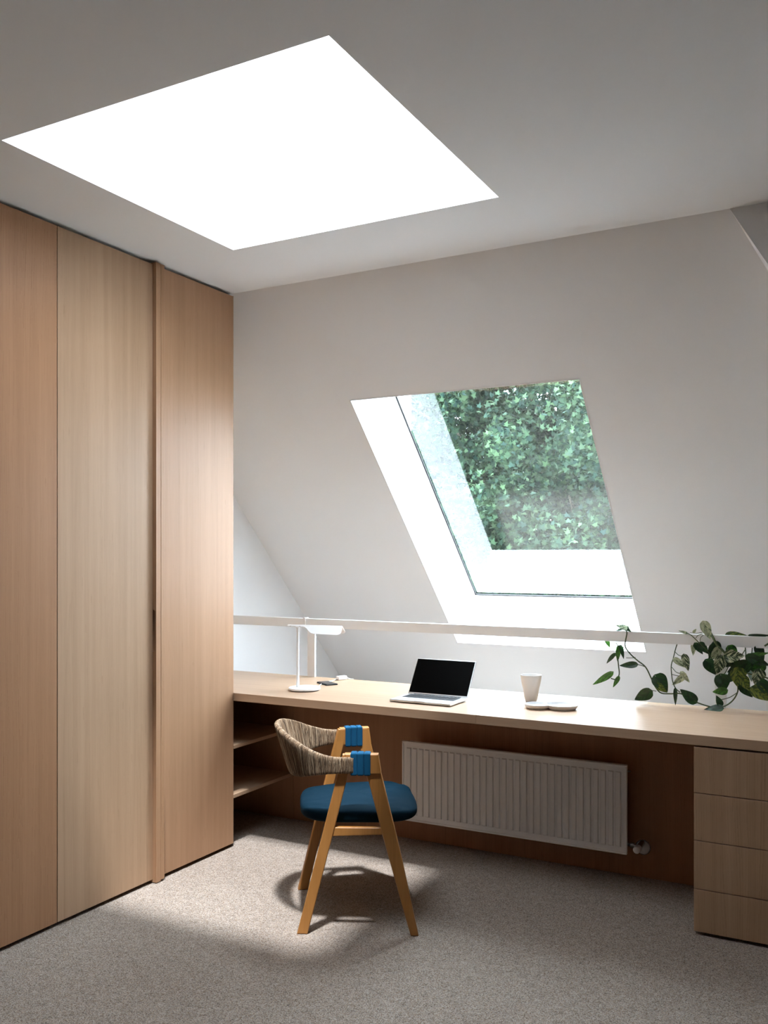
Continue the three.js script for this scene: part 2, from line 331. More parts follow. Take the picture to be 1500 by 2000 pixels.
// ---------------------------------------------------------------- chair
const fabric = dataTexture(256, 256, (u, v, i, j) => { const k = 0.5 + 0.3 * N3(i * 0.5, j * 0.5, 2.1) + 0.15 * ((i % 4 < 2) === (j % 4 < 2) ? 1 : -1); return [k, k, k]; }, false);
fabric.repeat.set(6, 6);
M.seat = std({ color: 0x05202d, specularIntensity: 0.15, roughness: 0.9, bumpMap: fabric, bumpScale: 0.0004 });
M.wrap = std({ color: 0x0f4f72, specularIntensity: 0.4, roughness: 0.9, bumpMap: fabric, bumpScale: 0.0006 });
M.rope = std({ color: 0xffffff, vertexColors: true, roughness: 0.8 });
M.ropeCore = std({ color: 0x4a3524, roughness: 0.9 });
{
  // chair space: x forward, y up, z to the chair's right hand
  const turn = 33.5 * Math.PI / 180;
  const c = thing('armchair', 'wooden A-frame armchair with rope-wrapped back and dark teal seat', 'chair', [0.898, 0, 0.377], turn);
  const prof = (pts, depth, bev, z) => {
    const s = new THREE.Shape(pts.map((p) => new THREE.Vector2(...p)));
    const g = new THREE.ExtrudeGeometry(s, { depth: depth - 2 * bev, bevelEnabled: true, bevelThickness: bev, bevelSize: bev, bevelOffset: -bev, bevelSegments: 3, curveSegments: 2 });
    g.translate(0, 0, z - depth / 2 + bev);
    return metricUV(g, 'y', rr(0, 1), rr(0, 1));
  };
  for (const s of [1, -1]) {
    const a = -s * Math.atan2(0.0545, 0.41);
    const place = (g) => g.rotateY(a).translate(0, 0, s * 0.24975);
    part('leg', place(prof([[-0.230, 0.001], [-0.190, 0.001], [-0.020, 0.668], [-0.060, 0.668]], 0.028, 0.004, 0)), M.chairWood, c);
    part('leg', place(prof([[0.192, 0.001], [0.221, 0.001], [0.153, 0.314], [0.066, 0.668], [0.010, 0.668], [0.104, 0.313]], 0.028, 0.004, 0)), M.chairWood, c);
    const arm = part('armrest', place(prof([[-0.046, 0.600], [-0.005, 0.598], [0.078, 0.598], [0.083, 0.604], [0.073, 0.671], [-0.052, 0.671]], 0.034, 0.004, s * 0.004)), M.chairWood, c);
    const wraps = [];
    for (let i = 0; i < 3; i++) {
      const g = new RoundedBoxGeometry(0.0252, 0.084, 0.046, 4, 0.006).translate(-0.0175 + 0.0247 * i, 0.634, s * 0.004);
      part('fabric_strip', place(g), M.wrap, arm, 'bright blue padded fabric strip');
    }
    // side rail under the seat
    part('seat_rail', place(prof([[-0.118, 0.362], [0.12, 0.372], [0.118, 0.396], [-0.112, 0.396]], 0.022, 0.003, -s * 0.003)), M.chairWood, c);
  }
  for (const x of [-0.10, 0.10]) part('cross_rail', box(x - 0.014, x + 0.014, 0.366, 0.394, -0.235 - x * 0.1, 0.235 + x * 0.1, 0.003, 'z'), M.chairWood, c);

  // seat cushion: soft squared form, wider at the front
  {
    const NU = 96, NV = 48, pos = [], uv = [], idx = [], sp = (x, e) => Math.sign(x) * Math.pow(Math.abs(x), e);
    for (let j = 0; j <= NV; j++) for (let i = 0; i <= NU; i++) {
      const th = i / NU * 2 * Math.PI, ph = (j / NV - 0.5) * Math.PI;
      const r = Math.pow(Math.cos(ph), 0.38), ex = 0.52;
      let x = 0.228 * r * sp(Math.cos(th), ex), zz = r * sp(Math.sin(th), ex);
      const half = 0.222 + 0.10 * x; let z = half * zz, y = 0.033 * sp(Math.sin(ph), 0.62);
      if (y > 0) { y += 0.006 * (1 - Math.min(1, (x * x) / 0.05 + zz * zz)); y += 0.006 * fbm(x * 9 + 3, z * 14, 0.4, 4) + 0.0022 * Math.sin(24 * (z + 0.6 * x) + 6 * N3(x * 8, z * 8, 1)) * smooth(0.02, 0.2, Math.abs(x + 0.05)); }
      pos.push(x + 0.010, 0.424 + y, z); uv.push(x * 2.5, z * 2.5);
    }
    for (let j = 0; j < NV; j++) for (let i = 0; i < NU; i++) { const a = j * (NU + 1) + i, b = a + NU + 1; idx.push(a, b, a + 1, b, b + 1, a + 1); }
    let g = new THREE.BufferGeometry(); g.setAttribute('position', new THREE.Float32BufferAttribute(pos, 3)); g.setAttribute('uv', new THREE.Float32BufferAttribute(uv, 2)); g.setIndex(idx); g.computeVertexNormals();
    part('seat', g, M.seat, c, 'dark teal upholstered seat');
  }
  // rope-wrapped back band
  {
    const half = (pts) => { const m = pts.slice(0, -1).reverse().map(([x, y, z]) => [x, y, -z]); return new THREE.CatmullRomCurve3([...pts, ...m].map((p) => V(...p))); };
    const top = half([[-0.022, 0.660, 0.268], [-0.10, 0.662, 0.262], [-0.17, 0.681, 0.243], [-0.24, 0.713, 0.195], [-0.292, 0.738, 0.11], [-0.312, 0.745, 0]]);
    const bot = half([[-0.022, 0.600, 0.266], [-0.10, 0.598, 0.257], [-0.163, 0.588, 0.232], [-0.212, 0.572, 0.178], [-0.243, 0.560, 0.09], [-0.252, 0.557, 0]]);
    const R = 0.0085;
    const at = (t) => {
      t = clamp(t, 0, 1);
      const T = top.getPoint(t), B = bot.getPoint(t), tan = top.getTangent(t).add(bot.getTangent(t)).normalize();
      const up = T.clone().sub(B).normalize(), n = new THREE.Vector3().crossVectors(tan, up).normalize();
      return { T, B, up, n };
    };
    // section: stadium between bottom and top
    const sect = (o, k, r) => {
      const a = k * 2 * Math.PI, cs = Math.cos(a), sn = Math.sin(a);
      const e = sn > 0 ? o.T.clone().addScaledVector(o.up, -r) : o.B.clone().addScaledVector(o.up, r);
      const f = Math.abs(sn) > 0.55 ? 1 : Math.abs(sn) / 0.55;       // straight flanks
      const base = o.T.clone().addScaledVector(o.up, -r).lerp(o.B.clone().addScaledVector(o.up, r), 0.5).lerp(e, f);
      const roundv = Math.abs(sn) > 0.55 ? Math.sign(sn) * Math.sqrt(Math.max(0, 1 - Math.pow(cs / Math.cos(Math.asin(0.55)), 2))) : 0;
      const side = Math.abs(sn) > 0.55 ? cs / Math.cos(Math.asin(0.55)) : Math.sign(cs);
      return base.addScaledVector(o.n, r * side).addScaledVector(o.up, r * roundv);
    };
    // core
    { const NS = 120, NK = 24, pos = [], idx = [];
      for (let i = 0; i <= NS; i++) { const o = at(i / NS); for (let k = 0; k < NK; k++) { const p = sect(o, k / NK, R); pos.push(p.x, p.y, p.z); } }
      for (let i = 0; i < NS; i++) for (let k = 0; k < NK; k++) { const a = i * NK + k, b = i * NK + (k + 1) % NK, cc = a + NK, d = b + NK; idx.push(a, b, cc, b, d, cc); }
      for (const e of [0, NS]) for (let k = 1; k < NK - 1; k++) idx.push(e * NK, e * NK + k, e * NK + k + 1);
      const g = new THREE.BufferGeometry(); g.setAttribute('position', new THREE.Float32BufferAttribute(pos, 3)); g.setIndex(idx); g.computeVertexNormals();
      const core = part('backrest', g, M.ropeCore, c, 'curved back wrapped in natural seagrass rope');
      // windings
      const WN = 1300, NP = 24, SD = 4, P = [], I = [], C = [];
      const tones = [[0.30, 0.195, 0.11], [0.18, 0.108, 0.056], [0.46, 0.345, 0.225], [0.085, 0.05, 0.027], [0.26, 0.17, 0.10]];
      for (let w = 0; w < WN; w++) {
        const t0 = (w + 0.5) / WN, slant = rr(-0.007, 0.007), rad = rr(0.0006, 0.0010), lift = rr(-0.0004, 0.0022), tone = tones[Math.floor(rnd() * 5)], m = rr(0.8, 1.15), ph = rr(0, 6);
        const ring = [];
        for (let k = 0; k < NP; k++) {
          const kk = k / NP; const o = at(t0 + slant * Math.sin(kk * 2 * Math.PI) + 0.0012 * Math.sin(kk * 25 + ph));
          ring.push(sect(o, kk, R + lift + 0.0004 * Math.sin(kk * 40 + ph)));
        }
        const b0 = P.length / 3;
        for (let k = 0; k < NP; k++) {
          const p = ring[k], tn = ring[(k + 1) % NP].clone().sub(ring[(k + NP - 1) % NP]).normalize();
          const o = at(t0), ax = new THREE.Vector3().crossVectors(o.up, o.n).normalize(), nn = new THREE.Vector3().crossVectors(tn, ax).normalize();
          for (let s = 0; s < SD; s++) { const a = s / SD * 2 * Math.PI; P.push(p.x + rad * (Math.cos(a) * ax.x + Math.sin(a) * nn.x), p.y + rad * (Math.cos(a) * ax.y + Math.sin(a) * nn.y), p.z + rad * (Math.cos(a) * ax.z + Math.sin(a) * nn.z)); C.push(tone[0] * m, tone[1] * m, tone[2] * m); }
        }
        for (let k = 0; k < NP; k++) for (let s = 0; s < SD; s++) { const a = b0 + k * SD + s, b = b0 + k * SD + (s + 1) % SD, k2 = (k + 1) % NP, c2 = b0 + k2 * SD + s, d2 = b0 + k2 * SD + (s + 1) % SD; I.push(a, c2, b, b, c2, d2); }
      }
      const sg = new THREE.BufferGeometry(); sg.setAttribute('position', new THREE.Float32BufferAttribute(P, 3)); sg.setAttribute('color', new THREE.Float32BufferAttribute(C, 3)); sg.setIndex(I); sg.computeVertexNormals();
      const st = part('rope_windings', sg, M.rope, core); st.userData.kind = 'stuff';
    }
  }
}

// ---------------------------------------------------------------- things on the desk
{ // table lamp
  const l = thing('table_lamp', 'white metal desk lamp with round base and folded shade', 'lamp', [0.252, DT, -0.238], Math.atan2(0.057, 0.279));
  const L = (pts, seg = 40) => new THREE.LatheGeometry(pts.map((p) => new THREE.Vector2(...p)), seg);
  const base = part('base', L([[0, 0.0035], [0.074, 0.0035], [0.0775, 0.005], [0.078, 0.007], [0.078, 0.0125], [0.0765, 0.0145], [0, 0.0148]], 64), M.lampWhite, l);
  part('base_pad', L([[0, 0], [0.072, 0], [0.072, 0.0036], [0, 0.0036]], 48), M.gasket, base);
  const px = -0.036, pole = part('pole', L([[0, 0.014], [0.0078, 0.014], [0.0076, 0.05], [0.0068, 0.055], [0.0062, 0.292], [0, 0.292]], 20).translate(px, 0, 0), M.lampWhite, l);
  part('pivot', L([[0, 0.286], [0.0068, 0.286], [0.0068, 0.301], [0.0085, 0.305], [0.011, 0.313], [0, 0.3135]], 20).translate(px, 0, 0), M.lampWhite, pole);
  // shade: sheet folded along the ridge, both leaves hanging down
  const s = new THREE.Shape(), x0 = -0.088, x1 = 0.196;
  s.moveTo(x0, 0); s.lineTo(x1 - 0.003, 0); s.quadraticCurveTo(x1, -0.001, x1 + 0.001, -0.006); s.lineTo(x1 + 0.004, -0.040); s.quadraticCurveTo(x1 + 0.003, -0.056, x1 - 0.016, -0.057);
  s.lineTo(0.064, -0.054); s.bezierCurveTo(0.032, -0.052, 0.026, -0.018, -0.004, -0.0095); s.lineTo(x0, -0.0085); s.lineTo(x0, 0);
  for (const k of [1, -1]) {
    const g = new THREE.ExtrudeGeometry(s, { depth: 0.0016, bevelEnabled: true, bevelThickness: 0.0004, bevelSize: 0.0004, bevelSegments: 1, curveSegments: 14 });
    g.translate(0, 0, -0.001).rotateX(-k * 0.78).translate(0, 0.320, 0);
    part('shade_leaf', g, M.lampWhite, l);
  }
  part('arm_bar', box(x0 + 0.001, 0.03, 0.3105, 0.3185, -0.005, 0.005, 0.0015), M.lampWhite, l);
  for (const x of [-0.072, -0.022]) part('screw', cyl(0.0018, 0.0018, 0.004, 10).rotateX(Math.PI / 2).translate(x, 0.314, 0.0045), M.chrome, l);
}
{ // lead from the lamp with its inline plug block
  const c = thing('lamp_cord', 'thin white lamp lead lying on the desk with inline plug block', 'cord', [0, DT, 0]);
  part('lead', tube([[0.262, 0.004, -0.315], [0.255, 0.003, -0.36], [0.222, 0.0028, -0.44], [0.212, 0.0028, -0.52], [0.205, 0.003, -0.60], [0.206, 0.008, -0.63]], 0.0022, 40, 8), M.lampWhite, c);
  const blk = new RoundedBoxGeometry(0.030, 0.021, 0.055, 3, 0.005).rotateY(-0.5).translate(0.222, 0.0107, -0.640); part('plug_block', blk, M.lampWhite, c);
  part('lead', tube([[0.234, 0.010, -0.660], [0.242, 0.007, -0.669], [0.252, 0.0028, -0.675], [0.275, 0.0026, -0.677]], 0.0022, 24, 8), M.lampWhite, c);
}
{ // phone
  const p = thing('smartphone', 'small flat black phone lying on the desk beside the lamp', 'phone', [0.238, DT, -0.470], -0.578);
  part('body', new RoundedBoxGeometry(0.066, 0.007, 0.118, 3, 0.003).rotateY(Math.PI / 2).translate(0, 0.0036, 0), M.keys, p);
  part('screen', box(-0.056, 0.056, 0.0072, 0.0076, -0.030, 0.030, 0), M.phone, p);
}
{ // laptop
  const l = thing('laptop', 'open silver laptop with a black blank screen on the desk', 'laptop', [0.936, DT, -0.125]);
  const w = 0.152, dp = 0.192;
  const base = part('base', new RoundedBoxGeometry(2 * w, 0.0105, dp, 4, 0.004).translate(0, 0.0083, -dp / 2), M.aluminium, l);
  for (const sx of [-1, 1]) for (const z of [-0.02, -dp + 0.02]) part('foot', cyl(0.006, 0.006, 0.0032, 14).translate(sx * (w - 0.02), 0, z), M.keys, base);
  part('keyboard_well', box(-0.128, 0.128, 0.0132, 0.0139, -0.170, -0.083, 0), M.keys, base);
  const ks = []; for (let r = 0; r < 6; r++) for (let k = 0; k < 14; k++) if (!(r === 5 && k > 3 && k < 9)) ks.push(new RoundedBoxGeometry(0.0158, 0.0016, r === 0 ? 0.008 : 0.0128, 1, 0.0006).translate(-0.1185 + k * 0.01823, 0.0144, -0.1635 + r * 0.0147));
  ks.push(new RoundedBoxGeometry(0.088, 0.0016, 0.0128, 1, 0.0006).translate(0, 0.0144, -0.09));
  const kk = part('keys', mergeGeometries(ks), M.keys, base); kk.userData.kind = 'stuff';
  part('trackpad', box(-0.052, 0.052, 0.0134, 0.0138, -0.076, -0.008, 0), M.aluminium, base);
  part('thumb_notch', new RoundedBoxGeometry(0.05, 0.003, 0.003, 2, 0.0012).translate(0, 0.0128, -0.0008), M.aluminium, base);
  const tilt = 0.585, lid = part('lid', new RoundedBoxGeometry(2 * w, 0.187, 0.0055, 4, 0.0026).translate(0, 0.0935, 0).rotateX(-tilt).translate(0, 0.012, -dp + 0.002), M.aluminium, l);
  part('screen', box(-w + 0.004, w - 0.004, 0.008, 0.183, 0.0026, 0.0032, 0).rotateX(-tilt).translate(0, 0.012, -dp + 0.002), M.screen, lid, 'black blank glass screen');
  part('hinge', cyl(0.0045, 0.0045, 0.24, 14).rotateZ(Math.PI / 2).translate(0.12, 0.0115, -dp + 0.003), M.keys, lid);
}
{ // cup
  const m = thing('cup', 'off-white handleless ceramic cup with a pinched waist', 'cup', [1.345, DT, -0.445]);
  const out = [[0.0, 0.0], [0.024, 0.0], [0.0252, 0.0015], [0.030, 0.016], [0.0335, 0.035], [0.0343, 0.046], [0.0357, 0.056], [0.041, 0.076], [0.0455, 0.098], [0.0482, 0.1185], [0.0475, 0.1205], [0.0462, 0.1195]];
  const inn = [[0.0435, 0.098], [0.039, 0.076], [0.0335, 0.056], [0.0318, 0.046], [0.0308, 0.035], [0.026, 0.014], [0.018, 0.006], [0, 0.005]];
  part('wall', new THREE.LatheGeometry([...out, ...inn].map((p) => new THREE.Vector2(...p)), 56), M.ceramic, m);
  part('foot_ring', new THREE.LatheGeometry([[0.017, 0.0], [0.0225, 0.0], [0.0225, 0.0008], [0.017, 0.0008], [0.017, 0]].map((p) => new THREE.Vector2(...p)), 40), M.glaze, m);
}
{ // double-lobed dish
  const d = thing('dish', 'shallow white dish of two joined circles on the desk', 'dish', [1.487, DT, -0.300], Math.atan2(0.38, 0.925));
  const ring = (off, y) => {
    const c0 = -0.058, c1 = 0.044, r0 = 0.058 + off, r1 = 0.073 + off, pts = [], N = 72;
    for (let i = 0; i < N; i++) {
      const a = i / N * 2 * Math.PI, dx = Math.cos(a), dz = Math.sin(a);
      const hit = (c, r) => { const b = -c * dx, q = c * c - r * r, D = b * b - q; return D < 0 ? 0 : -b + Math.sqrt(D); };
      const p = hit(c0, r0), q = hit(c1, r1), k = 0.006;
      const h = clamp(0.5 + 0.5 * (p - q) / k), t = lerp(q, p, h) + k * h * (1 - h);
      pts.push([dx * t, y, dz * t]);
    }
    return pts;
  };
  const rows = [[-0.0145, 0.0], [-0.0125, 0.0012], [-0.004, 0.012], [-0.0004, 0.0195], [-0.0015, 0.0205], [-0.003, 0.0195], [-0.0065, 0.013], [-0.013, 0.0055], [-0.019, 0.0040]].map(([o, y]) => ring(o, y));
  const pos = [], idx = [], N = 72; for (const r of rows) for (const p of r) pos.push(...p);
  for (let j = 0; j < rows.length - 1; j++) for (let i = 0; i < N; i++) { const a = j * N + i, b = j * N + (i + 1) % N, c = a + N, e = b + N; idx.push(a, c, b, b, c, e); }
  const cb = pos.length / 3; pos.push(0, 0, 0, 0, 0.0040, 0); const last = (rows.length - 1) * N;
  for (let i = 0; i < N; i++) { idx.push(cb, i, (i + 1) % N); idx.push(cb + 1, last + (i + 1) % N, last + i); }
  let g = new THREE.BufferGeometry(); g.setAttribute('position', new THREE.Float32BufferAttribute(pos, 3)); g.setIndex(idx); g = toCreasedNormals(g, 0.7);
  part('dish_body', g, M.glaze, d);
}

// ---------------------------------------------------------------- trailing plant
const VINES = [
  [0.003, [1.6826, 1.0642, -0.675], [1.7077, 1.0657, -0.668], [1.7295, 1.0566, -0.645], [1.7247, 0.9921, -0.636], [1.7468, 0.9613, -0.63], [1.7822, 0.9314, -0.625], [1.8169, 0.9062, -0.622], [1.8442, 0.8555, -0.62], [1.8609, 0.8231, -0.615], [1.8863, 0.796, -0.61], [1.9269, 0.7952, -0.605], [1.9757, 0.7994, -0.6], [2.0195, 0.7766, -0.595], [2.0667, 0.7608, -0.592], [2.1075, 0.7519, -0.6], [2.1539, 0.7585, -0.61], [2.1884, 0.7867, -0.615], [2.2062, 0.8245, -0.62], [2.2056, 0.8632, -0.625], [2.2153, 0.907, -0.63]],
  [0.0016, [1.7224, 0.9827, -0.636], [1.7052, 0.9908, -0.64], [1.69, 0.9919, -0.645]],
  [0.0026, [1.6707, 0.9992, -0.685], [1.6851, 0.9876, -0.665], [1.6865, 0.9469, -0.65], [1.6924, 0.901, -0.645], [1.6954, 0.8595, -0.642], [1.682, 0.8378, -0.64], [1.6591, 0.8413, -0.638]],
  [0.0014, [1.6852, 0.9627, -0.655], [1.6771, 0.944, -0.65], [1.6683, 0.9531, -0.648]],
  [0.0018, [1.8146, 0.906, -0.622], [1.7936, 0.9114, -0.625], [1.7725, 0.9121, -0.628]],
  [0.0015, [1.7727, 0.9445, -0.627], [1.7537, 0.9408, -0.63], [1.7303, 0.9394, -0.632]],
  [0.0016, [1.8678, 0.801, -0.614], [1.8526, 0.8024, -0.612], [1.8374, 0.7948, -0.61]],
  [0.0022, [1.9516, 1.0262, -0.684], [1.9428, 0.9994, -0.672], [1.9318, 0.9475, -0.66], [1.9239, 0.9134, -0.655], [1.9267, 0.8684, -0.652], [1.9315, 0.8417, -0.65], [1.9456, 0.8138, -0.645], [1.9641, 0.7999, -0.64]],
  [0.0014, [1.9355, 0.977, -0.664], [1.956, 0.9602, -0.66], [1.9788, 0.9574, -0.655]],
  [0.0014, [1.9296, 0.9429, -0.66], [1.948, 0.9306, -0.656], [1.9819, 0.9129, -0.65]],
  [0.0014, [1.9261, 0.9067, -0.655], [1.9469, 0.8858, -0.65], [1.9692, 0.8807, -0.648]],
  [0.0014, [1.9243, 0.875, -0.653], [1.9535, 0.8704, -0.65], [1.9757, 0.8698, -0.648]],
  [0.0014, [1.9337, 0.8327, -0.65], [1.9473, 0.8475, -0.648], [1.9516, 0.866, -0.648]],
  [0.0048, [2.0893, 1.0653, -0.665], [2.1033, 1.0454, -0.642], [2.1191, 1.0179, -0.635], [2.1429, 0.9952, -0.63], [2.1639, 0.97, -0.628], [2.1782, 0.931, -0.63], [2.2023, 0.899, -0.635]],
  [0.0022, [1.9809, 1.0629, -0.668], [2.0088, 1.0545, -0.645], [2.0376, 1.0292, -0.64], [2.0638, 1.0039, -0.637], [2.0855, 0.983, -0.634], [2.1027, 0.9486, -0.632]],
  [0.0013, [2.0049, 1.0626, -0.655], [2.0317, 1.0618, -0.65], [2.0556, 1.0674, -0.648]],
  [0.0013, [2.0312, 1.0424, -0.64], [2.0401, 1.0541, -0.638], [2.059, 1.0615, -0.64]],
  [0.0013, [2.0487, 1.0232, -0.638], [2.0511, 1.0436, -0.636], [2.0633, 1.0572, -0.64]],
  [0.0016, [2.0876, 0.9742, -0.634], [2.0864, 0.9592, -0.628], [2.0789, 0.9461, -0.622]],
  [0.0018, [2.1722, 0.9397, -0.628], [2.1565, 0.902, -0.622], [2.1408, 0.8821, -0.615]],
  [0.0018, [2.2062, 0.8202, -0.62], [2.1744, 0.797, -0.612], [2.1379, 0.7842, -0.606]],
  [0.0026, [2.2246, 1.0336, -0.69], [2.2322, 0.9969, -0.66], [2.236, 0.9656, -0.645], [2.2391, 0.934, -0.636], [2.2235, 0.9075, -0.63]],
  [0.002, [2.2319, 1.001, -0.663], [2.2246, 0.9882, -0.655], [2.2176, 0.9756, -0.645]],
  [0.0022, [2.2576, 1.0351, -0.69], [2.2577, 1.0016, -0.67], [2.2579, 0.9816, -0.65]],
  [0.004, [2.309, 1.0195, -0.645], [2.3288, 1.0332, -0.648], [2.3815, 1.0476, -0.66], [2.4612, 1.0273, -0.64]],
  [0.003, [2.2153, 0.907, -0.63], [2.2647, 0.8976, -0.625], [2.3255, 0.8869, -0.62], [2.4047, 0.8395, -0.615]],
];
const LEAVES = [
  [1.7305, 1.0672, -0.6600, 1.6746, 1.0861, -0.6600, 0.0303, 35, 0.1, 'v'],
  [1.7329, 1.0680, -0.6500, 1.7490, 1.0570, -0.6500, 0.0140, 0, 0.3, 'd'],
  [1.7061, 1.0635, -0.6650, 1.6687, 1.0573, -0.6650, 0.0094, 60, 0.1, 'd'],
  [1.6218, 1.0147, -0.7000, 1.6385, 0.9750, -0.7000, 0.0238, 10, 0.1, 'g'],
  [1.7006, 0.9905, -0.6400, 1.7191, 0.9333, -0.6400, 0.0233, -30, 0.1, 'd'],
  [1.6924, 0.9850, -0.6450, 1.6877, 0.9170, -0.6450, 0.0234, 25, 0.15, 'g'],
  [1.6732, 0.9511, -0.6470, 1.6309, 0.9042, -0.6470, 0.0187, 30, 0.45, 'd'],
  [1.7747, 0.9122, -0.6280, 1.6989, 0.9032, -0.6280, 0.0323, 10, 0.1, 'd'],
  [1.6596, 0.8649, -0.6360, 1.5744, 0.8029, -0.6360, 0.0328, -15, 0.12, 'g'],
  [1.6936, 0.8479, -0.6400, 1.6680, 0.7995, -0.6400, 0.0210, 20, 0.1, 'g'],
  [1.8423, 0.7977, -0.6080, 1.7725, 0.7559, -0.6080, 0.0569, 5, 0.08, 'd'],
  [1.8660, 0.8647, -0.6120, 1.9168, 0.8002, -0.6120, 0.0750, -10, 0.1, 'd'],
  [1.8729, 0.8326, -0.6000, 1.9169, 0.7996, -0.6000, 0.0317, 20, 0.1, 'o'],
  [1.9518, 0.8156, -0.6000, 1.9518, 0.7435, -0.6000, 0.0179, 30, 0.35, 'd'],
  [2.0349, 0.7716, -0.5920, 1.9728, 0.8204, -0.5920, 0.0510, -5, 0.05, 'd'],
  [1.9794, 0.9600, -0.6520, 1.9989, 0.8933, -0.6520, 0.0362, 15, 0.1, 'v'],
  [1.9371, 0.9415, -0.6550, 1.9854, 0.9103, -0.6550, 0.0318, -25, 0.15, 'p'],
  [1.9695, 0.8854, -0.6460, 2.0043, 0.8448, -0.6460, 0.0249, 20, 0.2, 'p'],
  [1.9806, 0.8772, -0.6450, 1.9302, 0.8240, -0.6450, 0.0339, -20, 0.2, 'p'],
  [2.0129, 1.0175, -0.6850, 2.0129, 0.9585, -0.6850, 0.0272, 0, 0.1, 'p'],
  [2.0633, 1.1086, -0.6400, 2.0931, 1.0384, -0.6400, 0.0469, 15, 0.1, 'p'],
  [2.0171, 1.0649, -0.6600, 2.0300, 1.0812, -0.6600, 0.0135, 0, 0.1, 'p'],
  [1.9888, 1.0593, -0.6600, 1.9538, 1.0714, -0.6600, 0.0136, 20, 0.1, 'v'],
  [2.0257, 1.0135, -0.6600, 2.0580, 0.9701, -0.6600, 0.0293, 20, 0.2, 'd'],
  [2.0438, 1.0148, -0.6550, 2.0823, 0.9741, -0.6550, 0.0404, -20, 0.1, 'd'],
  [2.1121, 1.0149, -0.6400, 2.0867, 0.9535, -0.6400, 0.0488, 10, 0.1, 'd'],
  [2.1258, 1.0030, -0.6320, 2.0964, 0.9482, -0.6320, 0.0442, -20, 0.12, 'p'],
  [2.0789, 0.9461, -0.6220, 2.1168, 0.8885, -0.6220, 0.0533, 15, 0.08, 'd'],
  [2.1391, 0.9659, -0.6120, 2.1224, 0.8923, -0.6120, 0.0616, -8, 0.08, 'v'],
  [2.1595, 0.9733, -0.6150, 2.2334, 0.9772, -0.6150, 0.0593, 8, 0.08, 'v'],
  [2.2445, 0.9420, -0.6250, 2.1623, 0.8999, -0.6250, 0.0675, -15, 0.08, 'd'],
  [2.2081, 0.9203, -0.6050, 2.2061, 0.8461, -0.6050, 0.0718, 5, 0.1, 'o'],
  [2.2215, 0.8833, -0.6120, 2.2541, 0.8312, -0.6120, 0.0522, -15, 0.1, 'o'],
  [2.1405, 0.8880, -0.6020, 2.1509, 0.8164, -0.6020, 0.0724, 5, 0.06, 'd'],
  [2.1626, 0.8295, -0.5920, 2.1066, 0.8167, -0.5920, 0.0371, -20, 0.1, 'g'],
  [2.1402, 0.7625, -0.5900, 2.1236, 0.8050, -0.5900, 0.0328, 15, 0.08, 'd'],
  [2.1464, 0.7522, -0.5750, 2.0736, 0.7435, -0.5750, 0.0327, 60, 0.08, 'd'],
  [2.2448, 0.9710, -0.6400, 2.3296, 0.9388, -0.6400, 0.0437, 15, 0.08, 'd'],
  [2.2483, 0.9772, -0.6450, 2.3291, 0.9902, -0.6450, 0.0240, 40, 0.12, 'g'],
  [2.1549, 1.0545, -0.6950, 2.2385, 1.0559, -0.6950, 0.0380, 0, 0.15, 'o'],
  [2.2514, 1.0605, -0.6720, 2.3326, 1.0618, -0.6720, 0.0176, 70, 0.1, 'd'],
  [2.2883, 0.9179, -0.6120, 2.2823, 0.8440, -0.6120, 0.0648, -10, 0.08, 'v'],
  [2.2690, 0.8419, -0.6050, 2.3388, 0.7954, -0.6050, 0.0583, 10, 0.08, 'o'],
  [2.2940, 0.8704, -0.6150, 2.3418, 0.8092, -0.6150, 0.0561, -10, 0.08, 'd'],
  [2.2522, 0.9117, -0.6280, 2.2604, 0.8665, -0.6280, 0.0196, 35, 0.1, 'w'],
  [2.1942, 0.9695, -0.6500, 2.1547, 0.9186, -0.6500, 0.0529, -20, 0.1, 'd'],
  [2.1277, 0.9483, -0.6480, 2.1046, 0.8981, -0.6480, 0.0444, 15, 0.1, 'd'],
  [2.2454, 0.9501, -0.6520, 2.2942, 0.8963, -0.6520, 0.0569, -10, 0.1, 'd'],
  [2.2182, 0.8490, -0.6400, 2.2631, 0.7998, -0.6400, 0.0482, 15, 0.1, 'd'],
  [2.1659, 1.0068, -0.6600, 2.1992, 0.9555, -0.6600, 0.0487, 10, 0.1, 'g'],
  [2.2766, 1.0118, -0.6650, 2.3050, 0.9521, -0.6650, 0.0481, -15, 0.1, 'd'],
  [2.1056, 1.0222, -0.6550, 2.1331, 0.9701, -0.6550, 0.0446, 0, 0.1, 'd'],
  [2.2990, 0.9452, -0.6450, 2.2625, 0.8864, -0.6450, 0.0521, 15, 0.1, 'g'],
  [2.1922, 0.9033, -0.6500, 2.1589, 0.8525, -0.6500, 0.0485, 0, 0.1, 'd'],
  [2.3552, 0.9639, -0.6200, 2.4141, 0.9247, -0.6200, 0.0558, 0, 0.1, 'v'],
  [2.3660, 0.8694, -0.6100, 2.4051, 0.8147, -0.6100, 0.0598, 0, 0.1, 'd'],
  [2.3741, 1.0497, -0.6300, 2.4133, 0.9982, -0.6300, 0.0515, 10, 0.1, 'v'],
];
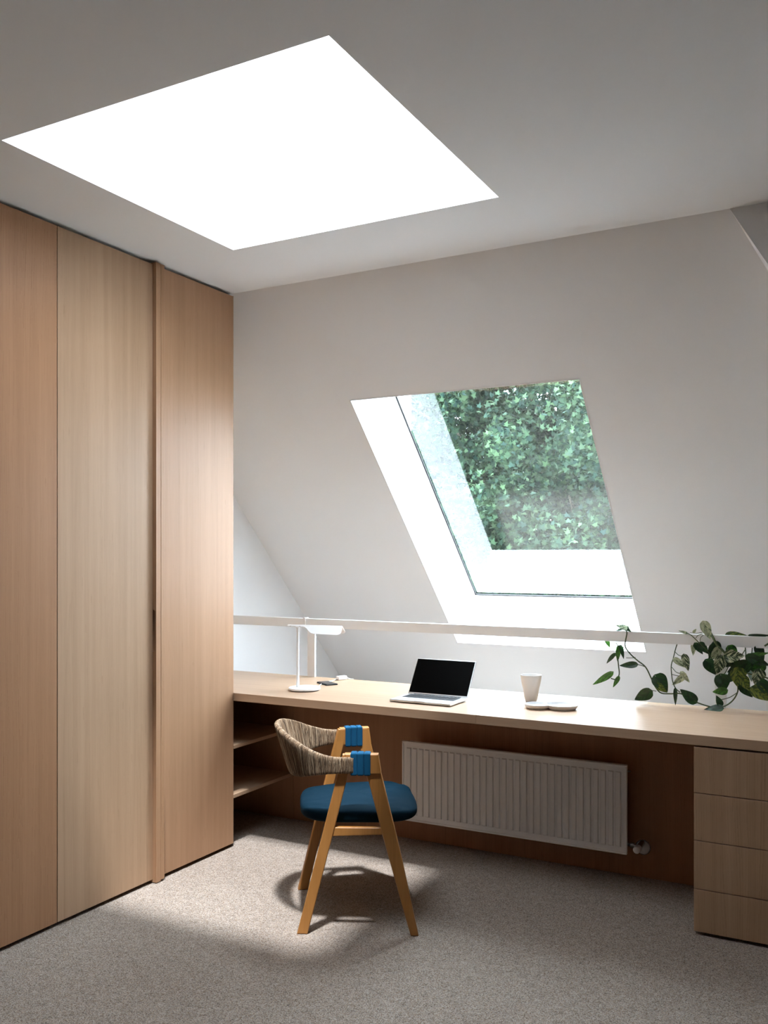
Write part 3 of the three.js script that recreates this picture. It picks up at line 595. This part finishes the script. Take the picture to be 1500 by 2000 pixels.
{
  const leafTex = (green, cream, amount, z) => dataTexture(256, 256, (u, v) => {
    const side = Math.abs(u - 0.5) * 2, a = v * 3.2 - side * 1.6;            // streaks run outwards from the midrib towards the tip
    const n = fbm(a * 2.6 + (u > 0.5 ? 9 : 0), side * 1.4 + z, z, 4) + 0.35 * N3(a * 14, side * 5, z + 2);
    const k = smooth(-0.16, 0.16, n + amount), m = 1 + 0.22 * N3(u * 6, v * 6, z + 5), rib = side < 0.035 ? 0.85 : 1;
    return [0, 1, 2].map((i) => lerp(green[i], cream[i], k) * m * rib);
  });
  const lm = (map, color = 0xffffff) => std({ map, color, roughness: 0.38, transmission: 0.12, thickness: 0, ior: 1.45 });
  const green = hex(0x274d20), deep = hex(0x16331a), cream = hex(0xbcc2a0), lime = hex(0x7c8636);
  const plain = leafTex(deep, green, -0.12, 3.1), fresh = leafTex(green, hex(0x4c8a2c), -0.05, 6.4);
  const mats = { d: lm(plain), g: lm(fresh), v: lm(leafTex(deep, cream, -0.03, 9.2)), p: lm(leafTex(green, cream, 0.22, 12.5)), o: lm(leafTex(hex(0x2f4a1c), lime, 0.02, 15.8)), w: lm(leafTex(hex(0x7fa3a0), cream, -0.1, 18.3)) };
  const stemMat = std({ color: 0x3a4a22, roughness: 0.6 });
  const plant = thing('trailing_plant', 'trailing variegated pothos vines draped over the handrail and desk', 'plant');
  VINES.forEach(([r, ...pts]) => part('vine', tube(pts, r, pts.length * 6, 7), stemMat, plant));
  for (const [bx, by, bz, tx, ty, tz, wd, tilt, bow, kind] of LEAVES) {
    const B = V(bx, by, bz), T = V(tx, ty, tz), ax = T.clone().sub(B), len = ax.length(); ax.normalize();
    let n = V(0.46, 0.12, 0.88).addScaledVector(ax, -V(0.46, 0.12, 0.88).dot(ax)).normalize();
    n.applyAxisAngle(ax, tilt * Math.PI / 180 * 0.6);
    const sdv = new THREE.Vector3().crossVectors(ax, n).normalize();
    const comp = Math.cos(tilt * Math.PI / 180 * 0.6);
    const NU = 18, NV = 10, pos = [], uv = [], idx = [];
    for (let i = 0; i <= NU; i++) for (let j = 0; j <= NV; j++) {
      const u = i / NU, v = j / NV * 2 - 1;
      const f = Math.pow(Math.sin(Math.PI * Math.pow(u, 0.56)), 0.78) * (1 - 0.18 * u);
      const wv = 0.5 * wd / comp * f * v;
      const along = (u - 0.15 * Math.pow(1 - u, 6) * Math.pow(Math.abs(v), 1.5)) * len;
      const lift = -bow * len * (u * u - u * 0.25) + Math.abs(v) * f * wd * 0.13 - 0.02 * wd * Math.sin(u * 9 + v * 3);
      const p = B.clone().addScaledVector(ax, along).addScaledVector(sdv, wv).addScaledVector(n, lift);
      pos.push(p.x, Math.max(p.y, DT + 0.0015), p.z); uv.push(0.5 + v * 0.5 * Math.max(f, 0.05), u);
    }
    for (let i = 0; i < NU; i++) for (let j = 0; j < NV; j++) { const a = i * (NV + 1) + j, b = a + NV + 1; idx.push(a, b, a + 1, b, b + 1, a + 1); }
    const g = new THREE.BufferGeometry(); g.setAttribute('position', new THREE.Float32BufferAttribute(pos, 3)); g.setAttribute('uv', new THREE.Float32BufferAttribute(uv, 2)); g.setIndex(idx); g.computeVertexNormals();
    part('leaf', g, mats[kind], plant, kind === 'v' || kind === 'p' || kind === 'o' ? 'cream and green marbled leaf' : undefined);
  }
}

// ---------------------------------------------------------------- outside: ground and plane tree
{
  const gm = std({ color: 0x55604a, roughness: 1 });
  struct('ground', 'garden ground outside below the window', 'ground', box(-40, 40, -4.6, -4.4, -60, 40), gm);
  const tree = thing('plane_tree', 'leafy green plane tree filling the view outside the slanted window', 'tree', [-1.6, -4.4, -9.2]);
  const bark = std({ color: 0x8b8474, roughness: 0.9 });
  part('trunk', tube([[0, -0.05, -1.9], [0.1, 2.2, -1.8], [-0.05, 4.2, -1.7], [0.1, 6.5, -1.6], [0.2, 9.5, -1.2]], 0.2, 30, 12), bark, tree);
  const br = []; 
  for (let i = 0; i < 46; i++) {
    const y = rr(3.5, 10), a = rr(0, Math.PI * 2), L = rr(1.4, 3.6), s = V(0.05, y, -1.6);
    const e = s.clone().add(V(Math.cos(a) * L, rr(0.2, 1.4), Math.abs(Math.sin(a)) * L * 0.9)), m = s.clone().lerp(e, 0.5).add(V(rr(-0.2, 0.2), rr(-0.3, 0.1), rr(-0.2, 0.2)));
    br.push(new THREE.TubeGeometry(new THREE.CatmullRomCurve3([s, m, e]), 10, rr(0.012, 0.03), 6));
  }
  part('branches', mergeGeometries(br), bark, tree);
  // five-lobed leaf
  const lobes = [[0, 0], [0.20, -0.06], [0.52, -0.04], [0.34, 0.16], [0.70, 0.50], [0.30, 0.42], [0.20, 0.58], [0, 1.05], [-0.20, 0.58], [-0.30, 0.42], [-0.70, 0.50], [-0.34, 0.16], [-0.52, -0.04], [-0.20, -0.06]];
  const ls = new THREE.ShapeGeometry(new THREE.Shape(lobes.map((p) => new THREE.Vector2(...p)))), lp = ls.attributes.position;
  for (let i = 0; i < lp.count; i++) lp.setZ(i, -0.35 * (lp.getX(i) ** 2) - 0.22 * (lp.getY(i) ** 2));
  ls.computeVertexNormals();
  const leafMat = std({ color: 0xffffff, roughness: 0.9, specularIntensity: 0.15, transmission: 0.35, thickness: 0, side: THREE.DoubleSide });
  // one mass of leaves: clumps inside an ellipsoid, tones per leaf
  const foliage = (count, n, [ex, ey, ez], cy0, s0, s1, tone0, tone1) => {
    const inst = new THREE.InstancedMesh(ls, leafMat, count), o = new THREE.Object3D(), col = new THREE.Color(), clumps = [];
    inst.name = 'foliage'; inst.userData.kind = 'stuff'; shade(inst);
    for (let i = 0; i < n; i++) {
      let x, y, z; do { x = rr(-1, 1); y = rr(-1, 1); z = rr(-1, 1); } while (x * x + y * y + z * z > 1);
      clumps.push([x * ex, cy0 + y * ey, z * ez, rr(0.26, 0.52), rr(0.7, 1.3)]);
    }
    for (let i = 0; i < count; i++) {
      const [cx, cy, cz, r, tone] = clumps[Math.floor(rnd() * n)];
      let dx, dy, dz; do { dx = rr(-1, 1); dy = rr(-1, 1); dz = rr(-1, 1); } while (dx * dx + dy * dy + dz * dz > 1);
      o.position.set(cx + dx * r, cy + dy * r * 0.8, cz + dz * r);
      o.rotation.set(rr(-1.5, 0.5), rr(-Math.PI, Math.PI), rr(-0.9, 0.9), 'YXZ');
      o.scale.setScalar(rr(s0, s1)); o.updateMatrix(); inst.setMatrixAt(i, o.matrix);
      const g = rr(0.75, 1.25) * tone, k = rnd();
      inst.setColorAt(i, col.setRGB(lerp(tone0[0], tone1[0], k) * g, lerp(tone0[1], tone1[1], k) * g, lerp(tone0[2], tone1[2], k) * g));
    }
    return inst;
  };
  tree.add(foliage(230000, 1300, [4.6, 4.3, 2.3], 7.0, 0.044, 0.088, [0.012, 0.036, 0.030], [0.060, 0.108, 0.052]));
  const far = thing('olive_tree', 'grey-green tree standing behind the plane tree outside the window', 'tree', [-1.0, -4.4, -15.5]);
  part('trunk', tube([[0, -0.05, 0], [0.15, 2, 0.1], [-0.1, 4.5, 0], [0.1, 8, 0.1]], 0.24, 24, 12), bark, far);
  far.add(foliage(60000, 700, [7.5, 4.8, 2.0], 6.2, 0.10, 0.19, [0.04, 0.065, 0.048], [0.06, 0.085, 0.058]));
}

renderer.render(scene, camera);
